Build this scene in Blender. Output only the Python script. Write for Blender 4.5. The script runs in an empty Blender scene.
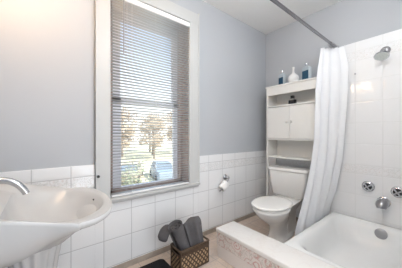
import bpy, bmesh, math, random
from mathutils import Vector, Matrix

PI = math.pi
scene = bpy.context.scene
C = scene.collection

# ---------------------------------------------------------------- camera
cam_d = bpy.data.cameras.new('camera')
cam = bpy.data.objects.new('camera', cam_d)
C.objects.link(cam)
cam.location = (0, 0, 1.2)
cam.rotation_euler = (PI / 2, 0, math.radians(51.45 - 90))
cam_d.sensor_width = 36
cam_d.lens = 36 * 200 / 402
cam_d.shift_y = 1 / 402
cam_d.clip_start = .02
cam_d.clip_end = 300
scene.camera = cam

# ---------------------------------------------------------------- light and exposure
scene.view_settings.view_transform = 'Standard'
scene.view_settings.look = 'None'
scene.view_settings.exposure = 0.60
scene.view_settings.gamma = 1
scene.view_settings.use_curve_mapping = False

SKY_STRENGTH = 1.22
SUN_STRENGTH = 4.3
CEIL_FILL_POWER = 17.0
CEIL_FILL_POWER_2 = 9.5
REAR_FILL_POWER = 14.5
GLOBE_EMIT = 31.0

world = bpy.data.worlds.new('world')
scene.world = world
world.use_nodes = True
wn = world.node_tree
wn.nodes.clear()
w_out = wn.nodes.new('ShaderNodeOutputWorld')
w_bg = wn.nodes.new('ShaderNodeBackground')
w_tc = wn.nodes.new('ShaderNodeTexCoord')
w_sep = wn.nodes.new('ShaderNodeSeparateXYZ')
w_ramp = wn.nodes.new('ShaderNodeValToRGB')
w_ramp.color_ramp.elements[0].position = 0.0
w_ramp.color_ramp.elements[0].color = (1.0, .98, .94, 1)
w_ramp.color_ramp.elements[1].position = .45
w_ramp.color_ramp.elements[1].color = (.58, .77, 1.0, 1)
wn.links.new(w_tc.outputs['Generated'], w_sep.inputs[0])
wn.links.new(w_sep.outputs[2], w_ramp.inputs[0])
wn.links.new(w_ramp.outputs[0], w_bg.inputs[0])
w_bg.inputs[1].default_value = SKY_STRENGTH
wn.links.new(w_bg.outputs[0], w_out.inputs[0])

sun_d = bpy.data.lights.new('sun', 'SUN')
sun_d.energy = SUN_STRENGTH
sun_d.angle = math.radians(2)
sun_d.color = (1, .94, .84)
sun = bpy.data.objects.new('sun', sun_d)
C.objects.link(sun)
sun.location = (4, -6, 12)
sun.rotation_euler = (math.radians(44), 0, math.radians(28))

# unseen fill lights added below the ceiling, one mid-room, one over the tub
for nm, loc, rad, pw in (('ceiling_fill_light', (.78, .30, 2.45), .09, CEIL_FILL_POWER),
                         ('tub_fill_light', (1.60, .28, 2.55), .07, CEIL_FILL_POWER_2)):
    ld = bpy.data.lights.new(nm, 'POINT')
    ld.shadow_soft_size = rad
    ld.energy = pw
    ld.color = (.96, .985, 1.0)
    lo = bpy.data.objects.new(nm, ld)
    C.objects.link(lo)
    lo.location = loc
# cool fill panel added in front of the closed wall behind the camera
ld = bpy.data.lights.new('rear_fill_light', 'AREA')
ld.shape = 'RECTANGLE'
ld.size, ld.size_y = .95, 2.0
ld.energy = REAR_FILL_POWER
ld.color = (.90, .95, 1.0)
lo = bpy.data.objects.new('rear_fill_light', ld)
C.objects.link(lo)
lo.location = (.85, -.885, 1.08)
lo.rotation_euler = (PI / 2, 0, 0)

# ---------------------------------------------------------------- helpers
def tag(o, label=None, cat=None, group=None, kind=None):
    if label: o['label'] = label
    if cat: o['category'] = cat
    if group: o['group'] = group
    if kind: o['kind'] = kind
    return o

def empty(name, loc=(0, 0, 0), rz=0, label=None, cat=None, group=None, kind=None):
    o = bpy.data.objects.new(name, None)
    o.empty_display_size = .05
    C.objects.link(o)
    o.location = loc
    o.rotation_euler = (0, 0, rz)
    return tag(o, label, cat, group, kind)

def obj(name, bm, m, parent=None, smooth=False, angle=None, loc=None):
    me = bpy.data.meshes.new(name)
    bmesh.ops.recalc_face_normals(bm, faces=bm.faces[:])
    bm.to_mesh(me)
    bm.free()
    o = bpy.data.objects.new(name, me)
    C.objects.link(o)
    for k in (m if isinstance(m, (list, tuple)) else [m]):
        me.materials.append(k)
    if smooth:
        for p in me.polygons: p.use_smooth = True
        if angle:
            for e in sharp_edges(me, angle): me.edges[e].use_edge_sharp = True
    if parent: o.parent = parent
    if loc: o.location = loc
    return o

def sharp_edges(me, angle):
    ef = {}
    for p in me.polygons:
        for k in p.edge_keys: ef.setdefault(k, []).append(p.normal.copy())
    idx = {tuple(sorted(e.vertices)): e.index for e in me.edges}
    out = []
    for k, ns in ef.items():
        if len(ns) == 2 and ns[0].angle(ns[1], 0) > math.radians(angle):
            out.append(idx[tuple(sorted(k))])
    return out

def B(): return bmesh.new()

def box(bm, x0, x1, y0, y1, z0, z1, bev=0, seg=2, mat=0):
    t = bmesh.new()
    bmesh.ops.create_cube(t, size=1)
    for v in t.verts:
        v.co = Vector((x0 + (v.co.x + .5) * (x1 - x0), y0 + (v.co.y + .5) * (y1 - y0), z0 + (v.co.z + .5) * (z1 - z0)))
    if bev:
        bmesh.ops.bevel(t, geom=t.edges[:], offset=bev, segments=seg, affect='EDGES', profile=.5)
    merge(bm, t, mat)

def merge(bm, t, mat=0):
    mp = [bm.verts.new(v.co) for v in t.verts]
    t.verts.index_update()
    for f in t.faces:
        try:
            nf = bm.faces.new([mp[v.index] for v in f.verts])
            nf.material_index = mat
        except ValueError:
            pass
    t.free()

def rings(bm, rs, cap0=True, cap1=True, closed=True):
    V = [[bm.verts.new(p) for p in r] for r in rs]
    n = len(V[0])
    for a, b in zip(V, V[1:]):
        for i in range(n if closed else n - 1):
            j = (i + 1) % n
            bm.faces.new((a[i], a[j], b[j], b[i]))
    if closed and cap0: bm.faces.new(V[0][::-1])
    if closed and cap1: bm.faces.new(V[-1])
    return V

def circ(c, ax, r, n=20, r2=None):
    ax = Vector(ax).normalized()
    u = ax.orthogonal().normalized()
    w = ax.cross(u)
    c = Vector(c)
    return [c + u * r * math.cos(2 * PI * i / n) + w * (r2 or r) * math.sin(2 * PI * i / n) for i in range(n)]

def cyl(bm, a, b, r, r2=None, n=20, cap=True):
    a, b = Vector(a), Vector(b)
    rings(bm, [circ(a, b - a, r, n), circ(b, b - a, r if r2 is None else r2, n)], cap, cap)

def lathe(bm, prof, c=(0, 0, 0), ax=(0, 0, 1), n=32, cap=True):
    c = Vector(c); ax = Vector(ax).normalized()
    rings(bm, [circ(c + ax * h, ax, max(r, 1e-4), n) for r, h in prof], cap, cap)

def tube(bm, pts, r, n=12, cap=True):
    pts = [Vector(p) for p in pts]
    rr = r if isinstance(r, (list, tuple)) else [r] * len(pts)
    rs = []
    u = None
    for i, p in enumerate(pts):
        d = (pts[min(i + 1, len(pts) - 1)] - pts[max(i - 1, 0)]).normalized()
        u = d.orthogonal().normalized() if u is None else (u - d * u.dot(d)).normalized()
        w = d.cross(u)
        rs.append([p + u * rr[i] * math.cos(2 * PI * k / n) + w * rr[i] * math.sin(2 * PI * k / n) for k in range(n)])
    rings(bm, rs, cap, cap)

def bez(p0, p1, p2, p3, n=14):
    p0, p1, p2, p3 = map(Vector, (p0, p1, p2, p3))
    out = []
    for i in range(n + 1):
        t = i / n
        out.append(p0 * (1 - t) ** 3 + p1 * 3 * t * (1 - t) ** 2 + p2 * 3 * t * t * (1 - t) + p3 * t ** 3)
    return out

def rrect(cx, cy, hx, hy, r, z, n=8):
    pts = []
    for q, (sx, sy) in enumerate(((1, 1), (-1, 1), (-1, -1), (1, -1))):
        for k in range(n + 1):
            a = q * PI / 2 + k * PI / 2 / n
            pts.append(Vector((cx + sx * (hx - r) + r * math.cos(a), cy + sy * (hy - r) + r * math.sin(a), z)))
    return pts

def sm(a, b, x):
    t = min(1, max(0, (x - a) / (b - a)))
    return t * t * (3 - 2 * t)

# ---------------------------------------------------------------- materials
class NT:
    def __init__(s, name):
        s.m = bpy.data.materials.new(name)
        s.m.use_nodes = True
        s.t = s.m.node_tree
        s.p = s.t.nodes['Principled BSDF']
        s.out = s.t.nodes['Material Output']
    def n(s, typ, **kw):
        o = s.t.nodes.new(typ)
        for k, v in kw.items(): setattr(o, k, v)
        return o
    def link(s, a, b): s.t.links.new(a, b)
    def put(s, sock, v):
        if hasattr(v, 'is_output'): s.link(v, sock)
        elif isinstance(v, (tuple, list)): sock.default_value = tuple(v) + ((1,) if len(v) == 3 and len(sock.default_value) == 4 else ())
        else: sock.default_value = v
    def M(s, op, a, b=0.0, c=None):
        o = s.n('ShaderNodeMath', operation=op)
        s.put(o.inputs[0], a); s.put(o.inputs[1], b)
        if c is not None: s.put(o.inputs[2], c)
        return o.outputs[0]
    def mix(s, f, a, b):
        o = s.n('ShaderNodeMix', data_type='RGBA')
        s.put(o.inputs[0], f); s.put(o.inputs[6], a); s.put(o.inputs[7], b)
        return o.outputs[2]
    def noise(s, scale, detail=3, vec=None, rough=.5):
        o = s.n('ShaderNodeTexNoise')
        o.inputs['Scale'].default_value = scale
        o.inputs['Detail'].default_value = detail
        o.inputs['Roughness'].default_value = rough
        if vec is not None: s.link(vec, o.inputs['Vector'])
        return o.outputs['Fac']
    def coord(s): return s.n('ShaderNodeTexCoord').outputs['Object']
    def xyz(s, v):
        o = s.n('ShaderNodeSeparateXYZ'); s.link(v, o.inputs[0]); return o.outputs
    def comb(s, x, y, z):
        o = s.n('ShaderNodeCombineXYZ')
        for i, v in enumerate((x, y, z)): s.put(o.inputs[i], v)
        return o.outputs[0]
    def bump(s, h, dist=.002, strength=.5):
        o = s.n('ShaderNodeBump')
        o.inputs['Distance'].default_value = dist
        o.inputs['Strength'].default_value = strength
        s.link(h, o.inputs['Height'])
        s.link(o.outputs[0], s.p.inputs['Normal'])
    def range(s, v, a, b, c=0., d=1.):
        o = s.n('ShaderNodeMapRange')
        s.put(o.inputs[0], v)
        for i, k in enumerate((a, b, c, d)): o.inputs[i + 1].default_value = k
        return o.outputs[0]
    def set(s, col=None, rough=None, metal=None, spec=None):
        if col is not None: s.put(s.p.inputs['Base Color'], col)
        if rough is not None: s.put(s.p.inputs['Roughness'], rough)
        if metal is not None: s.p.inputs['Metallic'].default_value = metal
        if spec is not None: s.p.inputs['Specular IOR Level'].default_value = spec
        return s

def mat(name, col, rough=.5, metal=0, var=.04, scale=9, bump=0, bscale=60, spec=None):
    k = NT(name)
    co = k.coord()
    f = k.noise(scale, 3, co)
    a = tuple(max(0, c * (1 - var)) for c in col); b = tuple(min(1, c * (1 + var)) for c in col)
    k.set(k.mix(f, a, b), rough, metal, spec)
    if bump: k.bump(k.noise(bscale, 3, co), .002, bump)
    return k.m

def rose_mask(k, u, v, scale, ringf, thr=.0, r0=.52, r1=.40):
    """scribbled rose outlines and leaf sprigs printed on the border tiles (a glaze pattern)"""
    vec = k.comb(u, v, 0.0)
    nz = k.n('ShaderNodeTexNoise'); nz.inputs['Scale'].default_value = scale * 2.2; nz.inputs['Detail'].default_value = 2
    k.link(vec, nz.inputs['Vector'])
    vo = k.n('ShaderNodeTexVoronoi'); vo.inputs['Scale'].default_value = scale; vo.inputs['Randomness'].default_value = .55
    k.link(vec, vo.inputs['Vector'])
    d = k.M('ADD', vo.outputs['Distance'], k.M('MULTIPLY', k.M('SUBTRACT', nz.outputs['Fac'], .5), .35))
    ring = k.M('SINE', k.M('MULTIPLY', d, ringf))
    line = k.range(ring, .35 + thr, .8 + thr)
    inside = k.range(vo.outputs['Distance'], r0, r1)
    rose = k.M('MULTIPLY', line, inside)
    n2 = k.n('ShaderNodeTexNoise'); n2.inputs['Scale'].default_value = scale * 3.5; n2.inputs['Detail'].default_value = 3
    k.link(vec, n2.inputs['Vector'])
    leaf = k.M('MULTIPLY', k.range(k.M('ABSOLUTE', k.M('SUBTRACT', n2.outputs['Fac'], .5)), .035, .012), k.range(vo.outputs['Distance'], .38, .5))
    return rose, leaf

def tile_mat(name, axis, off, cap_hi=False, rs=.42, base=(.875, .88, .89), grout=(.60, .60, .60), joint_only=None, bs=.55):
    k = NT(name)
    x, y, z = k.xyz(k.coord())
    h = x if axis == 'x' else y
    P = .235
    low = k.M('LESS_THAN', z, .80)
    zz = k.M('SUBTRACT', z, k.M('ADD', k.M('MULTIPLY', low, .06), k.M('MULTIPLY', k.M('SUBTRACT', 1.0, low), .865)))
    def joint(c, o, w):
        f = k.M('FRACT', k.M('ADD', k.M('DIVIDE', k.M('SUBTRACT', c, o), P), .5))
        return k.M('MULTIPLY', k.M('ABSOLUTE', k.M('SUBTRACT', f, .5)), P)
    dv = joint(h, off, 0)
    dz = joint(zz, 0.0, 0)
    def band(a, b): return k.M('MULTIPLY', k.M('GREATER_THAN', z, a), k.M('LESS_THAN', z, b))
    b1 = band(.765, .865)
    bb = b1
    if cap_hi:
        b2 = band(2.04, 2.15)
        bb = k.M('ADD', b1, b2)
    lines = k.M('MINIMUM', k.M('ABSOLUTE', k.M('SUBTRACT', z, .765)), k.M('ABSOLUTE', k.M('SUBTRACT', z, .865)))
    if cap_hi:
        lines = k.M('MINIMUM', lines, k.M('ABSOLUTE', k.M('SUBTRACT', z, 2.15)))
        lines = k.M('MINIMUM', lines, k.M('ABSOLUTE', k.M('SUBTRACT', z, 2.04)))
        hi = k.M('GREATER_THAN', z, 2.06)
        dz = k.M('ADD', dz, hi)
    else:
        hi = k.M('GREATER_THAN', z, .875)
        dz = k.M('ADD', dz, hi)
    d = k.M('MINIMUM', k.M('MINIMUM', dv, dz), lines)
    gm = k.range(d, .0036, .0018)
    pil = k.range(d, 0.0, .012)
    # mottled glaze, a little different for each tile
    cell = k.comb(k.M('FLOOR', k.M('DIVIDE', k.M('SUBTRACT', h, off), P)), k.M('FLOOR', k.M('DIVIDE', zz, P)), 0.0)
    wn_ = k.n('ShaderNodeTexWhiteNoise'); k.link(cell, wn_.inputs['Vector'])
    tone = k.M('ADD', k.M('MULTIPLY', wn_.outputs['Value'], .5), k.M('MULTIPLY', k.noise(6, 4, k.coord()), .5))
    col = k.mix(tone, tuple(c * .965 for c in base), base)
    rose, leaf = rose_mask(k, h, z, 19, 16)
    bcol = k.mix(k.M('MULTIPLY', rose, rs), tuple(c * .985 for c in base), (.66, .54, .50))
    bcol = k.mix(k.M('MULTIPLY', leaf, bs), bcol, (.47, .46, .43))
    col = k.mix(bb, col, bcol)
    col = k.mix(gm, col, grout)
    k.set(col, k.M('ADD', k.M('MULTIPLY', gm, .5), .07), spec=.5)
    k.bump(k.M('ADD', pil, k.M('MULTIPLY', k.noise(14, 2, k.coord()), .08)), .0022, .35)
    return k.m

def glass_mat(name, tint=(1, 1, 1), gl=.08):
    k = NT(name)
    tr = k.n('ShaderNodeBsdfTransparent'); tr.inputs[0].default_value = tint + (1,)
    g = k.n('ShaderNodeBsdfGlossy'); g.inputs['Roughness'].default_value = .02
    mx = k.n('ShaderNodeMixShader'); mx.inputs[0].default_value = gl
    k.link(tr.outputs[0], mx.inputs[1]); k.link(g.outputs[0], mx.inputs[2]); k.link(mx.outputs[0], k.out.inputs[0])
    return k.m

def emit_mat(name, col, s):
    k = NT(name)
    k.p.inputs['Emission Color'].default_value = col + (1,)
    k.p.inputs['Emission Strength'].default_value = s
    k.set(col, .4)
    return k.m

M = {}
M['paint'] = mat('blue_grey_paint', (.485, .503, .532), .62, var=.015, scale=2, bump=.06, bscale=180)
M['ceiling'] = mat('ceiling_paint', (.88, .88, .87), .8, var=.01, bump=.05, bscale=200)
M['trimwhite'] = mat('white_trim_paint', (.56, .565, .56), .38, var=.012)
M['tile_n'] = tile_mat('wall_tile_north', 'x', .178, grout=(.52, .52, .53))
M['tile_e'] = tile_mat('wall_tile_east', 'y', .45, cap_hi=True, rs=.28, grout=(.76, .77, .77), bs=.30)
M['tile_plain'] = mat('white_tile', (.84, .825, .82), .18, var=.02)
M['brown'] = mat('brown_jamb_wood', (.43, .34, .30), .5, var=.25, scale=14)
M['sash'] = mat('sash_vinyl', (.80, .81, .86), .4, var=.01)
M['glass'] = glass_mat('window_glass', gl=.008)
M['slat'] = mat('blind_slat', (.60, .615, .635), .42, var=.01)
M['rail'] = mat('blind_rail', (.86, .855, .85), .4, var=.01)
M['wand'] = mat('wand_plastic', (.34, .35, .38), .5)
M['cord'] = mat('cord', (.75, .74, .72), .7)
M['black'] = mat('black_plastic', (.012, .012, .014), .35, var=.1)
M['porcelain'] = mat('porcelain', (.86, .85, .83), .09, var=.006, spec=.55)
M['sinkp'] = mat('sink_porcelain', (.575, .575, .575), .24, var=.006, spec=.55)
M['tub'] = mat('tub_enamel', (.86, .87, .87), .13, var=.006, spec=.5)
M['chrome'] = mat('chrome', (.58, .59, .61), .12, 1, var=.03)
M['steel'] = mat('brushed_steel', (.42, .42, .44), .28, 1, var=.06)
M['rodsteel'] = mat('dark_rod_steel', (.27, .27, .29), .22, 1, var=.05)
M['darkrec'] = mat('dark_recess', (.03, .03, .032), .5)
M['cab'] = mat('cabinet_white', (.83, .82, .79), .35, var=.012)
M['paper'] = mat('tissue_paper', (.87, .86, .85), .9, var=.02, bump=.2, bscale=90)
M['card'] = mat('cardboard_core', (.10, .085, .075), .9)
M['rug'] = mat('black_pile', (.007, .008, .010), .95, var=.4, scale=120, bump=.9, bscale=260)
M['towel'] = mat('grey_terry', (.105, .10, .105), .95, var=.22, scale=30, bump=.9, bscale=330)
M['vase'] = mat('vase_glaze', (.84, .83, .82), .22, var=.01)
M['bottleglass'] = mat('frosted_bottle', (.46, .52, .56), .12, var=.04)
M['bluelabel'] = mat('blue_label', (.012, .06, .115), .35, var=.35, scale=30)
M['perf'] = mat('perfume_dark', (.018, .017, .018), .15, var=.2)
M['amber'] = mat('perfume_collar', (.55, .52, .47), .3)
M['lampglass'] = emit_mat('lamp_globe', (1.0, .67, .39), GLOBE_EMIT)
M['lampdisc'] = emit_mat('lamp_diffuser', (1.0, .96, .9), 3.0)
M['bark'] = mat('bark', (.38, .32, .27), .9, var=.3, scale=20, bump=.6, bscale=20)
M['leaf_tan'] = mat('autumn_leaf', (.52, .43, .33), .7, var=.35, scale=1.2)
M['leaf_green'] = mat('shrub_leaf', (.30, .33, .23), .7, var=.35, scale=3)
M['car_blue'] = mat('car_paint_blue', (.30, .37, .45), .25, var=.03)
M['car_tan'] = mat('car_paint_tan', (.42, .36, .30), .25, var=.03)
M['tyre'] = mat('tyre', (.03, .03, .03), .8)
M['carglass'] = mat('car_glass', (.20, .24, .28), .2)

def curtain_material():
    k = NT('curtain_fabric')
    co = k.coord()
    col = k.mix(k.noise(14, 3, co), (.90, .91, .94), (.93, .94, .96))
    dif = k.n('ShaderNodeBsdfDiffuse'); trl = k.n('ShaderNodeBsdfTranslucent')
    k.link(col, dif.inputs[0]); k.link(col, trl.inputs[0])
    mx = k.n('ShaderNodeMixShader'); mx.inputs[0].default_value = .06
    k.link(dif.outputs[0], mx.inputs[1]); k.link(trl.outputs[0], mx.inputs[2])
    k.link(mx.outputs[0], k.out.inputs[0])
    return k.m
M['curtain'] = curtain_material()

def floor_material():
    k = NT('floor_tile')
    co = k.coord(); x, y, z = k.xyz(co)
    P = .30
    def dj(c, o):
        f = k.M('FRACT', k.M('ADD', k.M('DIVIDE', k.M('SUBTRACT', c, o), P), .5))
        return k.M('MULTIPLY', k.M('ABSOLUTE', k.M('SUBTRACT', f, .5)), P)
    d = k.M('MINIMUM', dj(x, 1.31), dj(y, 1.42))
    gm = k.range(d, .004, .002)
    cell = k.comb(k.M('FLOOR', k.M('DIVIDE', k.M('SUBTRACT', x, 1.31), P)), k.M('FLOOR', k.M('DIVIDE', k.M('SUBTRACT', y, 1.42), P)), 0.0)
    wn_ = k.n('ShaderNodeTexWhiteNoise'); k.link(cell, wn_.inputs['Vector'])
    n = k.noise(7, 6, co, .62)
    base = k.mix(n, (.56, .435, .345), (.74, .63, .545))
    base = k.mix(k.M('MULTIPLY', wn_.outputs['Value'], .35), base, (.72, .62, .55))
    vein = k.range(k.M('ABSOLUTE', k.M('SUBTRACT', k.noise(4.5, 5, co, .7), .5)), .012, .0)
    base = k.mix(k.M('MULTIPLY', vein, .45), base, (.36, .33, .36))
    k.set(k.mix(gm, base, (.46, .40, .37)), .22, spec=.5)
    k.bump(k.range(d, 0.0, .006), .001, .4)
    return k.m
M['floor'] = floor_material()

def stone_material():
    k = NT('stone_base')
    co = k.coord()
    k.set(k.mix(k.noise(22, 5, co, .65), (.27, .23, .19), (.50, .43, .37)), .35)
    return k.m
M['stone'] = stone_material()

def marble_material():
    k = NT('ledge_marble')
    co = k.coord()
    v = k.range(k.M('ABSOLUTE', k.M('SUBTRACT', k.noise(5, 5, co, .6), .5)), .03, .0)
    k.set(k.mix(k.M('MULTIPLY', v, .3), (.86, .84, .82), (.78, .72, .69)), .16)
    return k.m
M['marble'] = marble_material()

def rose_material():
    k = NT('rose_tile')
    x, y, z = k.xyz(k.coord())
    rose, leaf = rose_mask(k, y, z, 9.5, 26, 0, .62, .50)
    c = k.mix(k.M('MULTIPLY', k.noise(9, 2, k.coord()), .5), (.80, .745, .715), (.84, .80, .775))
    c = k.mix(k.M('MULTIPLY', rose, .85), c, (.64, .37, .34))
    c = k.mix(k.M('MULTIPLY', leaf, .55), c, (.45, .43, .39))
    j = k.M('MULTIPLY', k.M('ABSOLUTE', k.M('SUBTRACT', k.M('FRACT', k.M('DIVIDE', y, .235)), .5)), .235)
    c = k.mix(k.range(j, .003, .0015), c, (.72, .68, .65))
    k.set(c, .2)
    return k.m
M['rose'] = rose_material()
M['ledge_tile'] = mat('ledge_tile', (.82, .775, .75), .2, var=.02)

def wicker_material(name, light, dark):
    k = NT(name)
    co = k.coord()
    k.set(k.mix(k.noise(45, 3, co), dark, light), .6)
    k.bump(k.noise(160, 2, co), .002, .6)
    return k.m
M['wick_d'] = wicker_material('dark_wicker', (.115, .072, .042), (.045, .026, .015))
M['wick_l'] = wicker_material('tan_wicker', (.62, .44, .27), (.36, .24, .14))

def lawn_material():
    k = NT('lawn')
    co = k.coord()
    n = k.noise(.55, 5, co, .6)
    k.set(k.mix(n, (.58, .56, .38), (.72, .65, .50)), .95)
    k.bump(k.noise(9, 4, co), .05, .6)
    return k.m
M['lawn'] = lawn_material()

# ================================================================= the room
NP, NF = 1.850, 1.842        # painted face and tile face of the window wall
EP, EF = 2.797, 2.789        # painted face and tile face of the toilet wall
WX = -.33
HC = 2.80
OX0, OX1, OZ0, OZ1 = .46, 1.295, .63, 2.46   # window opening

b = B(); box(b, WX - .15, EP + .15, -1.05, NP + .2, -.12, 0)
tag(obj('floor', b, M['floor']), 'beige stone tile bathroom floor', 'floor', kind='structure')
b = B(); box(b, WX - .15, EP + .15, -1.05, NP + .2, HC, HC + .12)
tag(obj('ceiling', b, M['ceiling']), 'plain white painted ceiling', 'ceiling', kind='structure')
b = B()
box(b, WX, OX0, NP, NP + .2, 0, HC)
box(b, OX1, EP, NP, NP + .2, 0, HC)
box(b, OX0, OX1, NP, NP + .2, 0, OZ0)
box(b, OX0, OX1, NP, NP + .2, OZ1, HC)
tag(obj('wall_north', b, M['paint']), 'pale blue grey wall with the window', 'wall', kind='structure')
b = B(); box(b, EP, EP + .15, -1.05, NP + .2, 0, HC)
tag(obj('wall_east', b, M['paint']), 'pale blue grey wall behind toilet and tub', 'wall', kind='structure')
b = B(); box(b, WX - .15, WX, -1.05, NP + .2, 0, HC)
tag(obj('wall_west', b, M['paint']), 'wall behind the pedestal sink', 'wall', kind='structure')
b = B(); box(b, WX, 1.34, -1.05, -.9, 0, HC)
tag(obj('wall_south', b, M['paint']), 'wall behind the camera', 'wall', kind='structure')
b = B(); box(b, 1.34, EP, -.03, .10, 0, HC); box(b, 1.34, 1.47, -1.05, -.03, 0, HC)
tag(obj('wall_alcove', b, M['paint']), 'wall along the far side of the tub', 'wall', kind='structure')

# tile wainscot
b = B()
box(b, WX, .345, NF, NP, 0, .955, .003)
box(b, .345, 1.425, NF, NP, 0, .618)
box(b, 1.425, EP, NF, NP, 0, .955, .003)
tag(obj('trim_1', b, M['tile_n']), 'white tile wainscot with floral border under the window', 'tile wainscot', kind='structure')
b = B()
box(b, EF, EP, .965, NF, 0, .955, .003)
box(b, EF, EP, .10, .965, 0, 2.255, .003)
tag(obj('trim_2', b, M['tile_e']), 'white glossy tile on the tub and toilet wall with floral borders', 'wall tile', kind='structure')
b = B(); box(b, 1.34, EF, .10, .108, 0, 2.255)
tag(obj('trim_3', b, M['tile_plain']), 'white tile along the tub side wall', 'wall tile', kind='structure')
b = B(); box(b, WX, EF, NF - .010, NF, 0, .052, .002)
tag(obj('baseboard_north', b, M['stone']), 'mottled tan stone base under the window wall tile', 'baseboard', kind='structure')
b = B(); box(b, EF - .010, EF, .925, NF - .010, 0, .052, .002)
tag(obj('baseboard_east', b, M['stone']), 'mottled tan stone base behind the toilet', 'baseboard', kind='structure')

# ---------------------------------------------------------------- window
win = empty('window_1', (.88, NP, OZ0), 0, 'tall white trimmed double-hung window', 'window', kind='structure')
def W(name, bm, m, par=win, **k):
    o = obj(name, bm, m, par, **k)
    if par is win: o.location = (-.88, -NP, -OZ0)
    return o
b = B()
box(b, .345, .462, 1.818, NP, .655, 2.585, .006)
box(b, 1.293, 1.425, 1.818, NP, .655, 2.585, .006)
box(b, .345, 1.425, 1.816, NP, 2.458, 2.587, .006)
box(b, .345, .362, 1.812, NP, .655, 2.60, .003)
box(b, 1.410, 1.425, 1.812, NP, .655, 2.60, .003)
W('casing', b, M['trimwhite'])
b = B()
box(b, .345, 1.425, 1.797, NP + .12, .630, .657, .006)
box(b, .345, 1.425, 1.826, NP, .606, .630, .004)
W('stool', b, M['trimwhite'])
b = B()
box(b, OX0 - .001, OX0 + .006, NP, NP + .2, OZ0, OZ1)
box(b, OX1 - .006, OX1 + .001, NP, NP + .2, OZ0, OZ1)
box(b, OX0, OX1, NP, NP + .2, OZ1 - .006, OZ1 + .001)
box(b, OX0 + .006, OX0 + .062, 1.985, 2.012, OZ0, OZ1)
box(b, OX1 - .045, OX1 - .006, 1.985, 2.012, OZ0, OZ1)
box(b, OX0, OX1, 1.985, 2.011, OZ0 - .005, OZ0 + .058)
W('jamb', b, M['brown'])
def sash(z0, z1, y, top, bot):
    b = B()
    x0, x1 = OX0 + .055, OX1 - .022
    box(b, x0, x0 + .094, y, y + .03, z0, z1, .003)
    box(b, x1 - .078, x1, y, y + .03, z0, z1, .003)
    box(b, x0, x1, y, y + .03, z0, z0 + bot, .003)
    box(b, x0, x1, y, y + .03, z1 - top, z1, .003)
    s = W('sash', b, M['sash'])
    b = B(); box(b, x0 + .088, x1 - .07, y + .012, y + .016, z0 + bot - .005, z1 - top + .005)
    p = obj('pane', b, M['glass'], s)
    return s
s_up = sash(1.53, 2.445, 2.045, .108, .045)
s_lo = sash(.655, 1.575, 2.012, .06, .038)

# ---------------------------------------------------------------- venetian blind
bl = empty('venetian_blind', (.88, 1.84, .66), 0, 'white slatted venetian blind hanging inside the window frame', 'blind')
def P(name, bm, m, root, par=None, **k):
    """a part built in world coordinates under its thing"""
    o = obj(name, bm, m, par or root, **k)
    if par is None:
        rl = Matrix.Rotation(-root.rotation_euler.z, 3, 'Z')
        o.matrix_parent_inverse = Matrix.Identity(4)
        o.location = rl @ (-Vector(root.location))
        o.rotation_euler = (0, 0, -root.rotation_euler.z)
    return o
b = B(); box(b, .466, 1.288, 1.812, 1.848, 2.398, 2.446, .004)
P('headrail', b, M['rail'], bl)
b = B()
SL0, SL1, NS = .694, 2.392, 66
for i in range(NS):
    z = SL0 + (SL1 - SL0) * i / (NS - 1)
    tl = math.radians(-19)
    rows = []
    for k in range(5):
        q = k / 4 - .5
        yy = 1.834 + q * .0245 * math.cos(tl)
        zz = z + q * .0245 * math.sin(tl) + .0022 * (1 - 4 * q * q)
        rows.append((yy, zz))
    for (ya, za), (yb, zb) in zip(rows, rows[1:]):
        vs = [b.verts.new(p) for p in ((.472, ya, za), (1.283, ya, za), (1.283, yb, zb), (.472, yb, zb))]
        b.faces.new(vs)
bmesh.ops.remove_doubles(b, verts=b.verts[:], dist=1e-5)
so = P('slats', b, M['slat'], bl, smooth=True)
md = so.modifiers.new('thick', 'SOLIDIFY'); md.thickness = .0011
b = B(); box(b, .472, 1.283, 1.822, 1.846, .662, .678, .003)
P('bottom_rail', b, M['rail'], bl)
for x in (.60, .88, 1.16):
    b = B()
    for y in (1.8205, 1.8475): cyl(b, (x, y, .675), (x, y, 2.41), .0009, n=5)
    P('ladder_cord', b, M['cord'], bl)
b = B(); tube(b, [(.567, 1.806, 2.40), (.567, 1.803, 2.36), (.567, 1.803, 1.92)], .0042, 8)
P('tilt_wand', b, M['wand'], bl)
b = B(); tube(b, [(.64, 1.806, 2.41), (.641, 1.808, 1.6), (.642, 1.808, .70)], .0013, 6); lathe(b, [(.002, 0), (.006, .004), (.005, .02), (.0015, .03)], (.642, 1.808, .668), n=10)
P('lift_cord', b, M['cord'], bl)
b = B(); cyl(b, (.364, 1.814, .858), (.364, 1.796, .858), .007, .009, 12); cyl(b, (.364, 1.814, .858), (.364, 1.807, .858), .012, n=12)
tag(obj('cord_hook', b, M['black'], smooth=True, angle=40), 'small black hook on the left window casing', 'hook')

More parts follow.
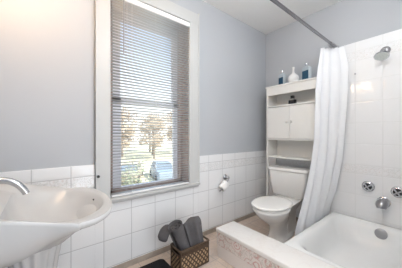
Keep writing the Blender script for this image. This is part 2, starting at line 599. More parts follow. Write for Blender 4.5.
# ================================================================= bathtub
TX0, TX1, TY0, TY1, TZ = 1.613, 2.787, .110, .910, .272
tub = empty('bathtub', ((TX0 + TX1) / 2, .5, 0), 0, 'white bathtub set behind the rose tiled ledge', 'bathtub')
b = B()
cx, cy, hx, hy = (TX0 + TX1) / 2, (TY0 + TY1) / 2, (TX1 - TX0) / 2, (TY1 - TY0) / 2
ix, iy = cx - .005, cy
rr = [rrect(cx, cy, hx, hy, .015, 0), rrect(cx, cy, hx, hy, .015, TZ - .022), rrect(cx, cy, hx - .004, hy - .004, .018, TZ - .007),
      rrect(cx, cy, hx - .016, hy - .016, .02, TZ),
      rrect(ix, iy, hx - .050, hy - .045, .14, TZ), rrect(ix, iy, hx - .060, hy - .055, .15, TZ - .003),
      rrect(ix, iy, hx - .072, hy - .068, .15, TZ - .011), rrect(ix, iy, hx - .086, hy - .082, .16, TZ - .028), rrect(ix, iy, hx - .098, hy - .098, .165, TZ - .056), rrect(ix, iy, hx - .112, hy - .116, .17, TZ - .10),
      rrect(ix, iy, hx - .132, hy - .138, .175, .115), rrect(ix, iy, hx - .155, hy - .162, .18, .078), rrect(ix, iy, hx - .19, hy - .195, .17, .056), rrect(ix, iy, hx - .25, hy - .24, .14, .046), rrect(ix, iy, hx - .33, hy - .30, .08, .042)]
rings(b, rr, False, True)
P('shell', b, M['tub'], tub, smooth=True, angle=50)
b = B()
ax = Vector((-1, 0, .12)).normalized()
lathe(b, [(.051, -.012), (.051, .003), (.045, .008), (.0, .010)], (2.674, .446, .203), ax, 28)
op = P('overflow_plate', b, M['steel'], tub, smooth=True, angle=40)
op['label'] = 'round steel overflow plate'

# ledge at the end of the tub
led = empty('tub_ledge', (1.48, .8, 0), 0, 'low tiled ledge with white marble top and pink rose border', 'ledge')
b = B(); box(b, 1.366, 1.611, .112, 1.452, 0, .240, .002)
P('body', b, M['ledge_tile'], led)
b = B(); box(b, 1.360, 1.367, .112, 1.454, .118, .246, .002); box(b, 1.360, 1.611, 1.450, 1.457, .118, .246, .002)
rb = P('rose_border', b, M['rose'], led); rb['label'] = 'band of pink rose printed tiles'
b = B(); box(b, 1.352, 1.6115, .112, 1.464, .240, .281, .010, 3)
P('marble_top', b, M['marble'], led, smooth=True, angle=35)

# taps on the tub wall
def tub_handle(y, z, label):
    t = empty('tub_tap', (EF, y, z), 0, label, 'tap', 'tub taps')
    b = B(); lathe(b, [(.054, 0), (.056, .006), (.050, .014), (.040, .020), (.0, .020)], (0, 0, 0), (-1, 0, 0), 28)
    obj('escutcheon', b, M['chrome'], t, smooth=True, angle=40)
    b = B(); lathe(b, [(.036, 0), (.036, .003), (0, .003)], (-.0185, 0, 0), (-1, 0, 0), 24)
    obj('recess', b, M['darkrec'], t)
    b = B()
    cyl(b, (-.018, 0, 0), (-.062, 0, 0), .012, .010, 14)
    for k in range(4):
        a = PI / 4 + k * PI / 2 + .15
        e = Vector((-.05, .036 * math.cos(a), .036 * math.sin(a)))
        cyl(b, (-.05, 0, 0), e, .0085, .0070, 10)
        bmesh.ops.create_uvsphere(b, u_segments=10, v_segments=6, radius=.0095, matrix=Matrix.Translation(e))
    cyl(b, (-.06, 0, 0), (-.068, 0, 0), .012, .008, 14)
    obj('cross_handle', b, M['chrome'], t, smooth=True, angle=40)
    return t
tub_handle(.570, .640, 'left chrome cross handle tap above the tub spout')
tub_handle(.335, .628, 'right chrome cross handle tap cut by the photo edge')
sp = empty('tub_spout', (EF, .444, .500), 0, 'short rounded chrome tub spout below the two taps', 'tub spout')
b = B()
path = [(0, 0, 0), (-.03, 0, 0), (-.065, 0, -.002), (-.09, 0, -.008), (-.108, 0, -.020), (-.112, 0, -.040)]
tube(b, path, [.046, .047, .049, .050, .046, .036], 20)
obj('body', b, M['steel'], sp, smooth=True, angle=60)
b = B(); lathe(b, [(.056, 0), (.056, .006), (.047, .012)], (0, 0, 0), (-1, 0, 0), 24)
obj('flange', b, M['chrome'], sp, smooth=True, angle=40)
b = B(); cyl(b, (-.07, 0, .04), (-.07, 0, .060), .006, .008, 10)
obj('diverter_knob', b, M['chrome'], sp, smooth=True)

sh = empty('showerhead', (EF, .430, 2.075), 0, 'round chrome shower head high on the tub wall', 'shower head')
b = B(); lathe(b, [(.040, 0), (.042, .005), (.034, .014), (.0, .016)], (0, 0, 0), (-1, 0, 0), 24)
obj('flange', b, M['steel'], sh, smooth=True, angle=50)
b = B(); tube(b, bez((0, 0, 0), (-.05, .002, .012), (-.075, .008, .0), (-.100, .012, -.053)), .011, 12)
obj('arm', b, M['chrome'], sh, smooth=True)
b = B()
ax = Vector((-.46, .0, -.89)).normalized()
lathe(b, [(.014, -.012), (.018, .0), (.030, .012), (.054, .022), (.061, .027), (.061, .034), (.056, .037), (0, .037)], (-.098, .012, -.052), ax, 28)
obj('head', b, M['chrome'], sh, smooth=True, angle=45)
b = B(); lathe(b, [(.056, 0), (.054, .003), (0, .003)], Vector((-.098, .012, -.052)) + ax * .0365, ax, 24)
obj('spray_face', b, mat('spray_face', (.66, .71, .70), .4, var=.25, scale=110), sh)
b = B(); lathe(b, [(.009, 0), (.009, .003), (.004, .005), (.004, .012), (.006, .015), (0, .016)], (EF, .686, 1.895), (-1, 0, 0), 14)
tag(obj('wall_hook', b, M['steel'], smooth=True, angle=40), 'tiny grey hook on the shower tile near the curtain', 'hook')

# ---------------------------------------------------------------- curtain rod and curtain
RY, RZ = .868, 2.252
rod = empty('curtain_rod', (EP, RY, RZ), 0, 'dark metal shower curtain rod running to the tub wall', 'curtain rod')
b = B(); cyl(b, (0, 0, 0), (-1.75, 0, 0), .0145, n=18)
obj('tube', b, M['rodsteel'], rod, smooth=True, angle=60)
b = B(); lathe(b, [(.030, 0), (.030, .006), (.019, .012), (.017, .035), (.0, .035)], (0, 0, 0), (-1, 0, 0), 22)
obj('flange', b, M['steel'], rod, smooth=True, angle=40)
b = B(); cyl(b, (-1.70, 0, 0), (-1.70, 0, HC - RZ), .008, n=12); lathe(b, [(.028, 0), (.028, -.006), (.010, -.014)], (-1.70, 0, HC - RZ), n=16)
obj('ceiling_hanger', b, M['steel'], rod, smooth=True, angle=40)

cur = empty('shower_curtain', (2.6, .92, 2.25), 0, 'white shower curtain bunched at the wall end of the rod', 'curtain')
ZT, ZB = 2.222, .07
def lerp_tab(tab, z):
    if z >= tab[0][0]: return tab[0][1]
    for (z0, v0), (z1, v1) in zip(tab, tab[1:]):
        if z >= z1: return v1 + (v0 - v1) * (z - z1) / (z0 - z1)
    return tab[-1][1]
XL = [(2.24, 2.56), (2.15, 2.54), (1.95, 2.475), (1.75, 2.43), (1.15, 2.40), (.9, 2.335), (.67, 2.235), (.43, 2.10), (.25, 1.99), (.07, 1.93)]
YR = [(2.24, .79), (2.0, .745), (1.6, .755), (.95, .80), (.53, .875), (.33, .935), (.2, .945), (.07, .945)]
b = B()
NU, NV = 150, 60
G = []
rnd = random.Random(4)
for j in range(NV + 1):
    z = ZT + (ZB - ZT) * j / NV
    f = j / NV
    row = []
    xl, yr = lerp_tab(XL, z), lerp_tab(YR, z)
    for i in range(NU + 1):
        s = i / NU
        x = xl + (2.742 - xl) * s
        yl = .955 + .022 * f
        y = yl + (yr - yl) * (s ** 1.7)
        ph = 2 * PI * (s * 3.6 + .10 * math.sin(2.2 * f + 5 * s)) + .5
        amp = (.013 + .010 * math.sin(PI * min(1, s * 1.1))) * (1 - .25 * f)
        y += amp * math.sin(ph) * (0.35 + .65 * sm(0, .12, s)) + .0022 * math.sin(3 * ph + 4 * f)
        x += .004 * math.cos(ph)
        if z < .33: y = max(y, .919)
        x = min(x, 2.772)
        row.append(b.verts.new((x, y, z)))
    G.append(row)
for j in range(NV):
    for i in range(NU):
        b.faces.new((G[j][i], G[j][i + 1], G[j + 1][i + 1], G[j + 1][i]))
co = P('fabric', b, M['curtain'], cur, smooth=True)
for i in range(7):
    s = (i + .3) / 6.8
    x = 2.57 + (2.742 - 2.57) * s
    b = B()
    pts = [(x + .004 * math.sin(a), RY + .024 * math.sin(a), RZ - .010 + .028 * math.cos(a)) for a in [2 * PI * k / 20 for k in range(21)]]
    tube(b, pts, .0025, 6)
    P('ring', b, M['steel'], cur, smooth=True)

# ================================================================= toilet
tr = math.radians(6)
toi = empty('toilet', (1.985, 1.245, 0), tr, 'white two-piece toilet under the tall cabinet', 'toilet')
def oval(cx, a, bb, z, n=40, cy=0, sq=0.0):
    out = []
    for i in range(n):
        t = 2 * PI * i / n
        c, s = math.cos(t), math.sin(t)
        w = bb * (1 + .0 * c)
        if c > 0: ex = 2 / (2 + sq * 3)
        else: ex = 1
        out.append(Vector((cx + a * math.copysign(abs(c) ** ex, c), cy + w * math.copysign(abs(s) ** ex, s), z)))
    return out
b = B()
rings(b, [oval(.215, .235, .108, 0, sq=.5), oval(.215, .232, .106, .035, sq=.5), oval(.21, .20, .088, .06, sq=.5), oval(.20, .175, .082, .14, sq=.4), oval(.17, .18, .088, .20, sq=.3),
          oval(.10, .205, .118, .265, sq=.2), oval(.04, .232, .160, .33, sq=.1), oval(.008, .247, .184, .385), oval(0, .250, .190, .405), oval(0, .246, .186, .414), oval(0, .20, .14, .414)])
obj('bowl', b, M['porcelain'], toi, smooth=True, angle=60)
b = B()
rings(b, [rrect(.36, .01, .16, .10, .04, .02), rrect(.36, .01, .155, .095, .04, .26), rrect(.36, .01, .165, .13, .05, .33), rrect(.36, .015, .17, .16, .05, .395), rrect(.36, .015, .165, .155, .05, .402)])
obj('tank_support', b, M['porcelain'], toi, smooth=True, angle=50)
def seat_ring(z, gx, gy): return oval(0.004, .256 + gx, .196 + gy, z, sq=.12)
b = B()
rings(b, [seat_ring(.416, -.014, -.014), seat_ring(.418, -.006, -.006), seat_ring(.427, -.004, -.004), seat_ring(.431, -.014, -.014)])
obj('seat', b, M['porcelain'], toi, smooth=True, angle=50)
b = B()
rings(b, [seat_ring(.440, -.010, -.010), seat_ring(.442, .001, .001), seat_ring(.450, .002, .002), seat_ring(.458, -.006, -.006), seat_ring(.463, -.03, -.03), seat_ring(.467, -.10, -.09), seat_ring(.468, -.2, -.16)])
obj('lid', b, M['porcelain'], toi, smooth=True, angle=60)
for y in (-.07, .09):
    b = B(); cyl(b, (.262, y - .02, .436), (.262, y + .02, .436), .014, n=14); box(b, .25, .28, y - .015, y + .015, .402, .436, .003)
    obj('hinge', b, M['porcelain'], toi, smooth=True, angle=40)
TYC = .035
b = B()
rings(b, [rrect(.585, TYC, .075, .190, .04, .402), rrect(.585, TYC, .088, .205, .04, .42), rrect(.585, TYC, .098, .232, .035, .60), rrect(.585, TYC, .102, .240, .035, .725), rrect(.585, TYC, .10, .238, .035, .728)])
tank = obj('tank', b, M['porcelain'], toi, smooth=True, angle=50)
b = B()
rings(b, [rrect(.585, TYC, .104, .244, .035, .728), rrect(.585, TYC, .112, .254, .035, .734), rrect(.585, TYC, .113, .255, .035, .757), rrect(.585, TYC, .107, .249, .035, .768), rrect(.585, TYC, .06, .20, .03, .772)])
obj('tank_lid', b, M['porcelain'], toi, smooth=True, angle=50)

# ================================================================= cabinet over the toilet
CX0, CX1, CY0, CY1 = 2.52, 2.765, .985, 1.655
cab = empty('bathroom_cabinet', ((CX0 + CX1) / 2, (CY0 + CY1) / 2, 0), 0, 'tall white over-toilet cabinet with two doors and open shelves', 'cabinet')
for y0, y1 in ((CY0, CY0 + .02), (CY1 - .02, CY1)):
    b = B()
    box(b, CX0, CX1, y0, y1, .88, 1.862, .0015)
    box(b, CX0, CX0 + .03, y0, y1, 0, .885, .0015)
    box(b, CX1 - .03, CX1, y0, y1, .0, .885, .0015)
    P('side_panel', b, M['cab'], cab)
b = B(); box(b, CX0 - .012, CX1, CY0 - .012, CY1 + .012, 1.862, 1.882, .004)
P('top_board', b, M['cab'], cab)
b = B(); box(b, CX0 + .002, CX0 + .018, CY0 + .02, CY1 - .02, 1.752, 1.862, .001)
P('header', b, M['cab'], cab)
for z in (1.585, 1.130, .885):
    b = B(); box(b, CX0 + (.004 if z < 1.58 else .0), CX1, CY0 + .02, CY1 - .02, z, z + .018, .002)
    P('shelf', b, M['cab'], cab)
b = B(); box(b, CX1 - .008, CX1 - .002, CY0 + .02, CY1 - .02, .885, 1.862)
P('back_panel', b, M['cab'], cab)
ym = (CY0 + CY1) / 2
for y0, y1, ky in ((CY0 + .024, ym - .0015, ym - .030), (ym + .0015, CY1 - .024, ym + .030)):
    b = B(); box(b, CX0 - .002, CX0 + .014, y0, y1, 1.152, 1.578, .003)
    d = P('door', b, M['cab'], cab)
    b = B(); lathe(b, [(.008, 0), (.007, .010), (.014, .016), (.016, .024), (.011, .031), (0, .032)], (CX0 - .002, ky, 1.372), (-1, 0, 0), 16)
    kn = obj('knob', b, M['cab'], d, smooth=True, angle=60)
b = B(); box(b, CX1 - .02, CX1 - .004, CY0 + .02, CY1 - .02, .30, .36, .002)
P('crossbar', b, M['cab'], cab)

# things on the cabinet
def flask(y, label, s=1.0):
    t = empty('bath_bottle', (2.615, y, 1.882), math.radians(-18), label, 'bottle', 'blue labelled bath bottles')
    b = B()
    w, d, h = .054 * s, .026, .150 * s
    rings(b, [rrect(0, 0, d - .004, w - .004, .012, 0), rrect(0, 0, d, w, .014, .006), rrect(0, 0, d, w, .014, h), rrect(0, 0, d * .86, w * .84, .014, h + .014), rrect(0, 0, .016, .018, .0155, h + .026), rrect(0, 0, .013, .013, .0125, h + .032), rrect(0, 0, .013, .013, .0125, h + .042)])
    obj('glass_body', b, M['bottleglass'], t, smooth=True, angle=50)
    b = B(); box(b, -d - .0012, -d + .002, -w * .80, w * .80, .016, h * .80, .0005)
    k = obj('label', b, M['bluelabel'], t); k['label'] = 'deep blue label'
    b = B(); lathe(b, [(.018, 0), (.0185, .004), (.018, .022), (.012, .026), (0, .026)], (0, 0, h + .040), n=20)
    obj('stopper', b, M['chrome'], t, smooth=True, angle=40)
flask(1.470, 'smaller blue labelled clear bottle left of the white vase', .94)
flask(1.142, 'taller blue labelled clear bottle right of the white vase', 1.06)
b = B()
lathe(b, [(.030, 0), (.040, .004), (.062, .035), (.071, .062), (.066, .090), (.046, .116), (.024, .132), (.014, .150), (.0115, .185), (.013, .208), (.016, .216), (.011, .215), (.009, .19)], (2.615, 1.314, 1.882), n=36)
tag(obj('bud_vase', b, M['vase'], smooth=True), 'round white bud vase with narrow neck between two bottles', 'vase')
pf = empty('perfume_bottle', (2.60, 1.318, 1.604), math.radians(-10), 'small black perfume bottle on the upper open shelf', 'perfume bottle')
b = B(); box(b, -.022, .022, -.048, .048, 0, .062, .006); obj('body', b, M['perf'], pf, smooth=True, angle=40)
b = B(); lathe(b, [(.015, 0), (.015, .016)], (0, 0, .062), n=18); obj('collar', b, M['amber'], pf, smooth=True, angle=40)
b = B(); box(b, -.018, .018, -.021, .021, .077, .118, .004); obj('cap', b, M['perf'], pf, smooth=True, angle=40)

# ================================================================= toilet paper
ph = empty('paper_holder', (1.866, NF, .655), 0, 'chrome toilet paper holder on the tile right of the window', 'paper holder')
b = B(); lathe(b, [(.034, 0), (.035, .005), (.026, .014), (.016, .020), (.016, .07), (.0, .074)], (0, 0, 0), (0, -1, 0), 22)
obj('flange', b, M['steel'], ph, smooth=True, angle=40)
b = B()
A0, A1 = Vector((-.012, -.066, -.034)), Vector((-.160, -.070, -.145))
tube(b, bez((0, -.050, 0), (0.004, -.055, -.01), (.008, -.064, -.02), A0, 8) + [A0.lerp(A1, .5), A1], .0075, 10)
obj('arm', b, M['steel'], ph, smooth=True)
rl = empty('toilet_paper', (1.866, NF - .067, .60), 0, 'white toilet paper roll hanging tilted on the chrome holder', 'toilet paper')
dv = (A1 - A0).normalized()
mid = Vector((0, 0, .055)) + A0.lerp(A1, .52) - Vector((0, -.067, 0))
b = B(); lathe(b, [(.020, -.052), (.044, -.052), (.0455, -.048), (.0455, .048), (.044, .052), (.020, .052)], mid, dv, 30, cap=False)
obj('sheets', b, M['paper'], rl, smooth=True, angle=40)
b = B(); lathe(b, [(.0205, -.0515), (.0205, .0525), (.0185, .0525), (.0185, -.0515)], mid, dv, 24, cap=False)
obj('core', b, M['card'], rl, smooth=True, angle=40)

# ================================================================= pedestal sink
SX0, SCY = WX + .006, 1.342
sink = empty('pedestal_sink', (-.03, SCY, 0), 0, 'white scalloped pedestal sink on fluted column', 'sink')
def sink_outline(n_half=44):
    """half outline (x, dy) from the wall round the front, then mirrored"""
    pts = []
    def seg(p, q, n):
        for i in range(n): pts.append((p[0] + (q[0] - p[0]) * i / n, p[1] + (q[1] - p[1]) * i / n))
    seg((SX0, .335), (SX0 + .03, .360), 3)
    n = 14
    for i in range(n):           # wavy side edge
        t = i / n
        x = SX0 + .03 + (.122 - SX0 - .03) * t
        pts.append((x, .360 + .006 * math.sin(t * PI) + .020 * sm(.72, 1, t)))
    seg((.122, .380), (.137, .356), 2)
    n = 22
    for i in range(n + 1):       # bowl front
        a = (1 - i / n) * PI / 2
        ca, sa = math.cos(a), math.sin(a)
        pts.append((.136 + .187 * ca ** .92, .356 * sa ** .86 if sa > 1e-6 else 0))
    return pts
half = sink_outline()
full = [(x, d) for x, d in half] + [(x, -d) for x, d in half[-2::-1]]
def zrim(x): return .824 + .014 * sm(.142, .10, x) + .068 * sm(.13, -.18, x)
BCX, BCY = .070, 0.0
def ring_at(scale, z_fn, cxy=(0.02, 0), lim=None):
    r = []
    for x, d in full:
        px = cxy[0] + (x - cxy[0]) * scale[0]
        py = cxy[1] + (d - cxy[1]) * scale[1]
        r.append(Vector((px, SCY + py, z_fn(x, d))))
    return r
def inner(fx, fy, z_fn, c=(.052, 0)):
    r = []
    N = len(full)
    for x, d in full:
        a = math.atan2(d / .36, (x - .02) / .32)
        r.append(Vector((c[0] + fx * math.cos(a), SCY + fy * math.sin(a), z_fn(x, d))))
    return r
b = B()
dp = lambda x: sm(.15, -.14, x)
rs = [ring_at((.30, .27), lambda x, d: .64, (-.03, 0)),
      ring_at((.40, .40), lambda x, d: .66 - .01 * dp(x), (-.02, 0)),
      ring_at((.58, .60), lambda x, d: .725 - .05 * dp(x), (-.01, 0)),
      ring_at((.76, .80), lambda x, d: .765 - .065 * dp(x), (0, 0)),
      ring_at((.89, .92), lambda x, d: .788 - .065 * dp(x) + .25 * (zrim(x) - .822)),
      ring_at((.955, .972), lambda x, d: zrim(x) - .030 - .080 * dp(x)),
      ring_at((.985, .985), lambda x, d: zrim(x) - .026 - .05 * dp(x)),
      ring_at((1, 1), lambda x, d: zrim(x) - .014),
      ring_at((.997, .997), lambda x, d: zrim(x) - .004),
      ring_at((.985, .987), lambda x, d: zrim(x)),
      ring_at((.945, .945), lambda x, d: zrim(x) - .003),
      inner(.246, .322, lambda x, d: .822 + .5 * (zrim(x) - .822)),
      inner(.234, .306, lambda x, d: .812 + .2 * (zrim(x) - .822)),
      inner(.216, .280, lambda x, d: .786),
      inner(.186, .238, lambda x, d: .750),
      inner(.13, .165, lambda x, d: .712),
      inner(.06, .07, lambda x, d: .695),
      inner(.02, .02, lambda x, d: .692)]
rings(b, rs)
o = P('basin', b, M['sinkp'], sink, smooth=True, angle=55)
b = B()
N = 96
prof = [(.135, 0), (.135, .02), (.115, .05), (.092, .14), (.084, .30), (.086, .46), (.094, .53), (.104, .59), (.116, .640), (.124, .672), (.115, .680)]
rsx = []
for r, h in prof:
    rsx.append([Vector((-.025 + r * (1 + .045 * math.cos(16 * 2 * PI * i / N)) * math.cos(2 * PI * i / N), SCY + r * (1 + .045 * math.cos(16 * 2 * PI * i / N)) * math.sin(2 * PI * i / N), h)) for i in range(N)])
rings(b, rsx)
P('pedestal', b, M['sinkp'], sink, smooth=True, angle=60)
b = B(); cyl(b, (.268, SCY + .085, .786), (.256, SCY + .085, .784), .008, .008, 12)
P('overflow_hole', b, M['darkrec'], sink)
b = B(); lathe(b, [(.022, 0), (.022, .004), (.015, .006), (0, .006)], (.052, SCY, .693), n=20)
P('drain', b, M['chrome'], sink, smooth=True, angle=40)
fc = empty('sink_faucet', (-.235, SCY, .898), 0, 'chrome arched faucet on the back of the sink', 'faucet')
b = B(); lathe(b, [(.028, 0), (.028, .008), (.018, .016), (.015, .05), (.0165, .070)], (-.225, SCY, .898), n=22)
P('base', b, M['chrome'], fc, smooth=True, angle=40)
b = B(); pts = bez((-.225, SCY, .948), (-.19, SCY, .998), (-.10, SCY, 1.000), (-.060, SCY, .905), 18)
tube(b, pts, [.0165 - .001 * i / 18 for i in range(19)], 16)
P('spout', b, M['chrome'], fc, smooth=True, angle=60)
for dy in (-.12, .12):
    b = B()
    lathe(b, [(.024, 0), (.024, .006), (.013, .014), (.011, .04), (.014, .046)], (-.235, SCY + dy, .898), n=18)
    for k in range(4):
        a = k * PI / 2
        cyl(b, (-.235, SCY + dy, .938), (-.235 + .032 * math.cos(a), SCY + dy + .032 * math.sin(a), .938), .006, .007, 8)
    P('handle', b, M['chrome'], fc, smooth=True, angle=40)

# ================================================================= basket, towels, rug
bk = empty('wicker_basket', (1.08, 1.513, 0), 0, 'brown woven basket holding grey towels beside the ledge', 'basket')
BX0, BX1, BY0, BY1, BH = .914, 1.243, 1.426, 1.602, .215
bx, by, bhx, bhy = (BX0 + BX1) / 2, (BY0 + BY1) / 2, (BX1 - BX0) / 2, (BY1 - BY0) / 2
b = B()
rings(b, [rrect(bx, by, bhx - .012, bhy - .012, .012, .003), rrect(bx, by, bhx - .010, bhy - .010, .012, .162)], True, False)
rings(b, [rrect(bx, by, bhx - .016, bhy - .016, .010, .006), rrect(bx, by, bhx - .014, bhy - .014, .010, .162)], True, False)
P('liner', b, M['wick_d'], bk)
def face_strips(bm, p0, p1, z0, z1, nrm, n, w, thick, mode):
    """flat withies woven over one face of the basket"""
    p0, p1, nrm = Vector(p0), Vector(p1), Vector(nrm)
    L = (p1 - p0).length; u = (p1 - p0) / L; H = z1 - z0
    def strip(s0, h0, s1, h1, lift):
        d = Vector((s1 - s0, h1 - h0)); d.normalize(); q = Vector((-d.y, d.x)) * w / 2
        c = [(s0 + q.x, h0 + q.y), (s1 + q.x, h1 + q.y), (s1 - q.x, h1 - q.y), (s0 - q.x, h0 - q.y)]
        c = [(min(L, max(0, s)), min(H, max(0, h))) for s, h in c]
        lo = [bm.verts.new(p0 + u * s + Vector((0, 0, z0 + h)) + nrm * lift) for s, h in c]
        hi = [bm.verts.new(p0 + u * s + Vector((0, 0, z0 + h)) + nrm * (lift + thick)) for s, h in c]
        bm.faces.new(hi)
        for i in range(4):
            j = (i + 1) % 4
            bm.faces.new((lo[i], lo[j], hi[j], hi[i]))
    step = L / n
    for sgn in ((1,) if mode == 1 else (-1,)):
        k = -int(H / step) - 1
        while k < n + int(H / step) + 1:
            s0 = k * step + step / 2
            s1 = s0 + sgn * H * .85
            a, c = 0.0, 1.0
            for s_, h_ in ((0, 0),):
                pass
            # clip to the face
            ds = s1 - s0
            t0, t1 = 0.0, 1.0
            if ds > 0: t0 = max(t0, (0 - s0) / ds); t1 = min(t1, (L - s0) / ds)
            else: t0 = max(t0, (L - s0) / ds); t1 = min(t1, (0 - s0) / ds)
            if t1 - t0 > .06: strip(s0 + ds * t0, H * t0, s0 + ds * t1, H * t1, 0 if sgn > 0 else .0025)
            k += 1
faces = [((BX0 + .01, BY0 + .009, 0), (BX1 - .01, BY0 + .009, 0), (0, -1, 0), 7), ((BX0 + .01, BY1 - .009, 0), (BX1 - .01, BY1 - .009, 0), (0, 1, 0), 7),
         ((BX0 + .009, BY0 + .01, 0), (BX0 + .009, BY1 - .01, 0), (-1, 0, 0), 4), ((BX1 - .009, BY0 + .01, 0), (BX1 - .009, BY1 - .01, 0), (1, 0, 0), 4)]
b = B()
for p0, p1, nr, n in faces: face_strips(b, p0, p1, .012, .155, nr, n, .021, .0025, 1)
w1 = P('tan_weave', b, M['wick_l'], bk); w1['label'] = 'tan diagonal withies'
b = B()
for p0, p1, nr, n in faces: face_strips(b, p0, p1, .012, .155, nr, n, .017, .0025, -1)
P('dark_weave', b, M['wick_d'], bk)
b = B()
tube(b, rrect(bx, by, bhx - .006, bhy - .006, .014, .160) + [rrect(bx, by, bhx - .006, bhy - .006, .014, .160)[0]], .007, 8)
tube(b, rrect(bx, by, bhx - .006, bhy - .006, .014, .010) + [rrect(bx, by, bhx - .006, bhy - .006, .014, .010)[0]], .008, 8)
P('band', b, M['wick_d'], bk, smooth=True)
b = B()
q = rrect(bx, by, bhx - .004, bhy - .004, .016, .205)
tube(b, q + [q[0]], .0095, 10)
box(b, BX0 + .008, BX1 - .008, BY0 + .004, BY0 + .010, .158, .203)
box(b, BX0 + .008, BX1 - .008, BY1 - .010, BY1 - .004, .158, .203)
P('rim', b, M['wick_d'], bk, smooth=True)
for x, y in ((BX0 + .012, BY0 + .012), (BX1 - .012, BY0 + .012), (BX0 + .012, BY1 - .012), (BX1 - .012, BY1 - .012)):
    b = B(); cyl(b, (x, y, .003), (x, y, .203), .010, n=10)
    P('corner_post', b, M['wick_d'], bk, smooth=True, angle=40)

def towel_roll():
    t = empty('rolled_towel', (1.02, 1.50, .02), 0, 'dark grey towel rolled up with its spiral end showing in the basket', 'towel')
    b = B()
    a0, a1 = Vector((1.062, 1.514, .035)), Vector((.925, 1.522, .400))
    ax = (a1 - a0).normalized(); u = ax.orthogonal().normalized(); w = ax.cross(u)
    L = (a1 - a0).length
    n, turns = 110, 3.0
    prof = []
    for i in range(n + 1):
        q = i / n
        th = 2 * PI * turns * q + 2.2
        r = .016 + .061 * q
        prof.append((r * math.cos(th), r * math.sin(th)))
    rows = []
    for j in range(15):
        f = j / 14
        puff = .86 + .16 * sm(.3, .9, f) + .04 * math.sin(5 * f + 1)
        row = []
        for i, (px, py) in enumerate(prof):
            q = i / n
            top = sm(.85, 1, f)
            edge = (.010 * math.sin(q * 9) - (1 - q) * .016) * top
            wr = .006 * math.sin(9 * f + 6 * q * turns) * q
            row.append(b.verts.new(a0 + ax * (L * f + edge) + u * (px * puff + wr) + w * (py * puff * .95 + wr * .5)))
        rows.append(row)
    for j in range(14):
        for i in range(n):
            b.faces.new((rows[j][i], rows[j][i + 1], rows[j + 1][i + 1], rows[j + 1][i]))
    o = P('cloth', b, M['towel'], t, smooth=True)
    m = o.modifiers.new('thick', 'SOLIDIFY'); m.thickness = .011; m.offset = -1
    # loose tail of the towel bulging out over the left rim
    b = B()
    cen = bez((.955, 1.575, .345), (.900, 1.590, .372), (.845, 1.594, .350), (.832, 1.600, .268), 12)
    rs_ = []
    for j, p in enumerate(cen):
        f = j / 12
        d = (cen[min(12, j + 1)] - cen[max(0, j - 1)]).normalized()
        sd = Vector((.35, -.85, .1)); sd = (sd - d * sd.dot(d)).normalized(); nn = d.cross(sd)
        hw = .066 * (1 - .2 * f) * (1 if f < .97 else .8); th_ = .026 * (1 - .1 * f) * (1 if f < .97 else .6)
        rs_.append([p + sd * hw * math.cos(k * 2 * PI / 18) + nn * (th_ * math.sin(k * 2 * PI / 18) + .008 * math.cos(2 * k * 2 * PI / 18 + 3 * f)) for k in range(18)])
    rings(b, rs_)
    o = P('loose_end', b, M['towel'], t, smooth=True)
def towel_fold():
    t = empty('folded_towel', (1.14, 1.52, .02), 0, 'dark grey towel folded over into a peak on the right of the basket', 'towel')
    b = B()
    NU_, NV_ = 16, 30
    rows = []
    for j in range(NV_ + 1):
        f = j / NV_
        row = []
        for i in range(NU_ + 1):
            s = i / NU_ - .5
            if f < .5:
                q = f / .5
                p = Vector((1.162 + .125 * s, 1.462, .05)).lerp(Vector((1.088 + .182 * s, 1.500, .400)), q)
            else:
                q = (f - .5) / .5
                p = Vector((1.093 + .182 * s, 1.535, .400)).lerp(Vector((1.168 + .125 * s, 1.572, .05)), q)
            up = 1 - abs(f - .5) * 2
            crest = math.exp(-((f - .5) / .08) ** 2)
            p.z += .020 * crest + .035 * s * up - .030 * max(0, abs(s) * 2 - .55) * crest
            fr = 1 if f < .5 else -1
            p.y -= fr * .012 * math.sin(PI * up * .5) * math.cos(s * 9)
            p.y -= fr * .010 * math.exp(-((s - .12 + .25 * (1 - up)) / .07) ** 2) * sm(0, .6, up)
            p.x += .006 * math.sin(9 * f + 5 * s)
            if f < .5: p.y -= .016 * sm(.02, .05, s - .02 + .10 * (1 - up)) * sm(0, .3, up)
            row.append(b.verts.new(p))
        rows.append(row)
    for j in range(NV_):
        for i in range(NU_):
            b.faces.new((rows[j][i], rows[j][i + 1], rows[j + 1][i + 1], rows[j + 1][i]))
    o = P('cloth', b, M['towel'], t, smooth=True)
    m = o.modifiers.new('thick', 'SOLIDIFY'); m.thickness = .018; m.offset = 0
    m = o.modifiers.new('sub', 'SUBSURF'); m.levels = 1; m.render_levels = 2
towel_roll()
towel_fold()

b = B()
rings(b, [rrect(.60, 1.480, .314, .265, .04, .001), rrect(.60, 1.480, .317, .268, .042, .006), rrect(.60, 1.480, .315, .266, .04, .012), rrect(.60, 1.480, .306, .257, .035, .015)])
tag(obj('bath_rug', b, M['rug'], smooth=True, angle=60), 'black bath rug on the floor beside the basket', 'rug')

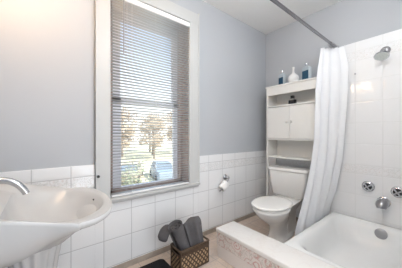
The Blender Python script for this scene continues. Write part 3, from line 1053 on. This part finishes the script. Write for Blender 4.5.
# ================================================================= out of view: the vanity lamp, and fittings added above the fill lights
vl = empty('vanity_light', (WX, 1.34, 2.30), 0, 'vanity lamp bar with two glowing globes above the sink', 'lamp')
b = B(); box(b, WX + .001, WX + .03, 1.16, 1.52, 2.25, 2.33, .006)
P('bar', b, M['chrome'], vl)
for y in (1.235, 1.445):
    b = B(); cyl(b, (WX + .03, y, 2.29), (WX + .09, y, 2.30), .014, n=12)
    P('arm', b, M['chrome'], vl, smooth=True, angle=40)
    b = B(); bmesh.ops.create_uvsphere(b, u_segments=24, v_segments=14, radius=.062, matrix=Matrix.Translation((WX + .135, y, 2.32)))
    P('globe', b, M['lampglass'], vl, smooth=True)
for x, y, zb, lb in ((.78, .30, 2.45, 'added ceiling fitting above the unseen fill light in mid-room'), (1.60, .28, 2.55, 'added ceiling fitting above the unseen fill light over the tub')):
    cl = empty('fill_light_fitting', (x, y, HC), 0, lb, 'lamp')  # made-up fitting; the point light below it is added fill
    b = B(); lathe(b, [(.07, 0), (.072, -.010), (.05, -.022), (.022, -.03), (.022, zb - HC + .10), (.03, zb - HC + .098)], (0, 0, 0), n=28)
    obj('socket', b, M['trimwhite'], cl, smooth=True, angle=40)

# ================================================================= outside the window
GZ = -2.8
def lawn():
    b = B()
    n = 40
    V = [[b.verts.new((-30 + 90 * i / n, 2.6 + 75 * j / n, GZ + .25 * math.sin(i * .7) * math.sin(j * .5) * sm(0, 8, j))) for i in range(n + 1)] for j in range(n + 1)]
    for j in range(n):
        for i in range(n): b.faces.new((V[j][i], V[j][i + 1], V[j + 1][i + 1], V[j + 1][i]))
    tag(obj('lawn', b, M['lawn'], smooth=True), 'sunlit yellow green lawn outside', 'lawn', kind='structure')
lawn()

def tree(x, y, h, r, mm, seed, nm, label, group, nl=650, ls=.32):
    rd = random.Random(seed)
    t = empty(nm, (x, y, GZ), 0, label, 'tree' if h > 3 else 'shrub', group)
    b = B()
    tube(b, [(0, 0, -.2), (.05, 0, h * .25), (0, .06, h * .55), (.03, 0, h * .9)], [h * .022, h * .018, h * .012, h * .003], 8)
    tips = []
    for k in range(16):
        z0 = h * (.2 + .6 * rd.random()); a = rd.random() * 6.28; L = r * (.5 + .5 * rd.random())
        e = Vector((L * math.cos(a), L * math.sin(a), z0 + L * .55))
        tube(b, [(0, 0, z0), e * .5 + Vector((0, 0, z0 * .45)), e], [h * .008, h * .005, h * .002], 6)
        tips.append(e)
        for q in range(3):
            e2 = e + Vector((rd.uniform(-1, 1), rd.uniform(-1, 1), rd.uniform(-.3, 1))) * r * .35
            tube(b, [e * .7 + Vector((0, 0, z0 * .28)), e2], [h * .003, h * .001], 5)
            tips.append(e2)
    obj('trunk', b, M['bark'], t, smooth=True)
    b = B()
    for k in range(nl):
        c = rd.choice(tips) + Vector((rd.gauss(0, 1), rd.gauss(0, 1), rd.gauss(0, .8))) * r * .22
        u = Vector((rd.gauss(0, 1), rd.gauss(0, 1), rd.gauss(0, 1))).normalized()
        w = u.orthogonal().normalized()
        s = ls * rd.uniform(.5, 1.1)
        vs = [b.verts.new(c + p) for p in (u * s, w * s * .5, -u * s, -w * s * .5)]
        b.faces.new(vs)
    obj('foliage', b, mm, t)
rd = random.Random(9)
for i, (x, y, h, r) in enumerate(((8.6, 29.5, 8.5, 1.75), (14.2, 30, 8.0, 1.8), (19.6, 30.5, 8.8, 1.75), (11.2, 36.5, 9, 1.9), (17.2, 37, 9.5, 1.9), (23, 37.5, 9, 1.9), (13.5, 44, 10, 2.1), (20, 44.5, 10.5, 2.1), (26.5, 45, 10, 2.1))):
    tree(x, y, h, r, M['leaf_tan'], 20 + i, 'autumn_tree', 'bare tan autumn tree seen through the blind beyond the lawn', 'autumn trees beyond the lawn')
tree(2.9, 10.0, 2.9, .95, M['leaf_green'], 77, 'garden_shrub', 'green shrub outside at the lower left of the window', None, 800, .10)

def car(x, y, rz, paint, label):
    t = empty('parked_car', (x, y, GZ + .05), rz, label, 'car')
    b = B()
    def sec(xx, z0, z1, w0, w1): return [Vector((xx, -w0, z0)), Vector((xx, w0, z0)), Vector((xx, w0, (z0 + z1) / 2)), Vector((xx, w1, z1)), Vector((xx, -w1, z1)), Vector((xx, -w0, (z0 + z1) / 2))]
    rings(b, [sec(-2.15, .40, .75, .72, .66), sec(-2.05, .28, .86, .82, .74), sec(-1.2, .22, .94, .88, .80), sec(0, .22, .96, .89, .82), sec(1.3, .22, .96, .88, .80), sec(2.0, .28, .90, .82, .74), sec(2.12, .40, .80, .72, .66)])
    body = obj('body', b, paint, t, smooth=True, angle=35)
    b = B()
    def cs(xx, z, w): return [Vector((xx, -w, z)), Vector((xx, w, z))]
    rings(b, [[Vector((-1.1, -.78, .93)), Vector((1.55, -.78, .93)), Vector((1.55, .78, .93)), Vector((-1.1, .78, .93))],
              [Vector((-.35, -.62, 1.42)), Vector((1.05, -.62, 1.42)), Vector((1.05, .62, 1.42)), Vector((-.35, .62, 1.42))]])
    obj('cabin_glass', b, M['carglass'], t)
    b = B(); box(b, -.42, 1.12, -.64, .64, 1.40, 1.47, .03)
    for sy in (-1, 1):
        for xa, xb in ((-1.1, -.36), (.35, .35), (1.55, 1.06)):
            cyl(b, (xa, sy * .785, .92), (xb, sy * .63, 1.43), .035, n=8)
    obj('roof', b, paint, t, smooth=True, angle=40)
    for wx in (-1.32, 1.32):
        for sy in (-1, 1):
            b = B(); cyl(b, (wx, sy * .68, .30), (wx, sy * .90, .30), .31, n=24)
            obj('wheel', b, M['tyre'], t, smooth=True, angle=40)
car(8.7, 16.6, math.radians(75), M['car_blue'], 'blue grey car parked on the lawn seen through the blind')
car(6.1, 17.6, math.radians(62), M['car_tan'], 'tan car parked left of the blue grey car outside')
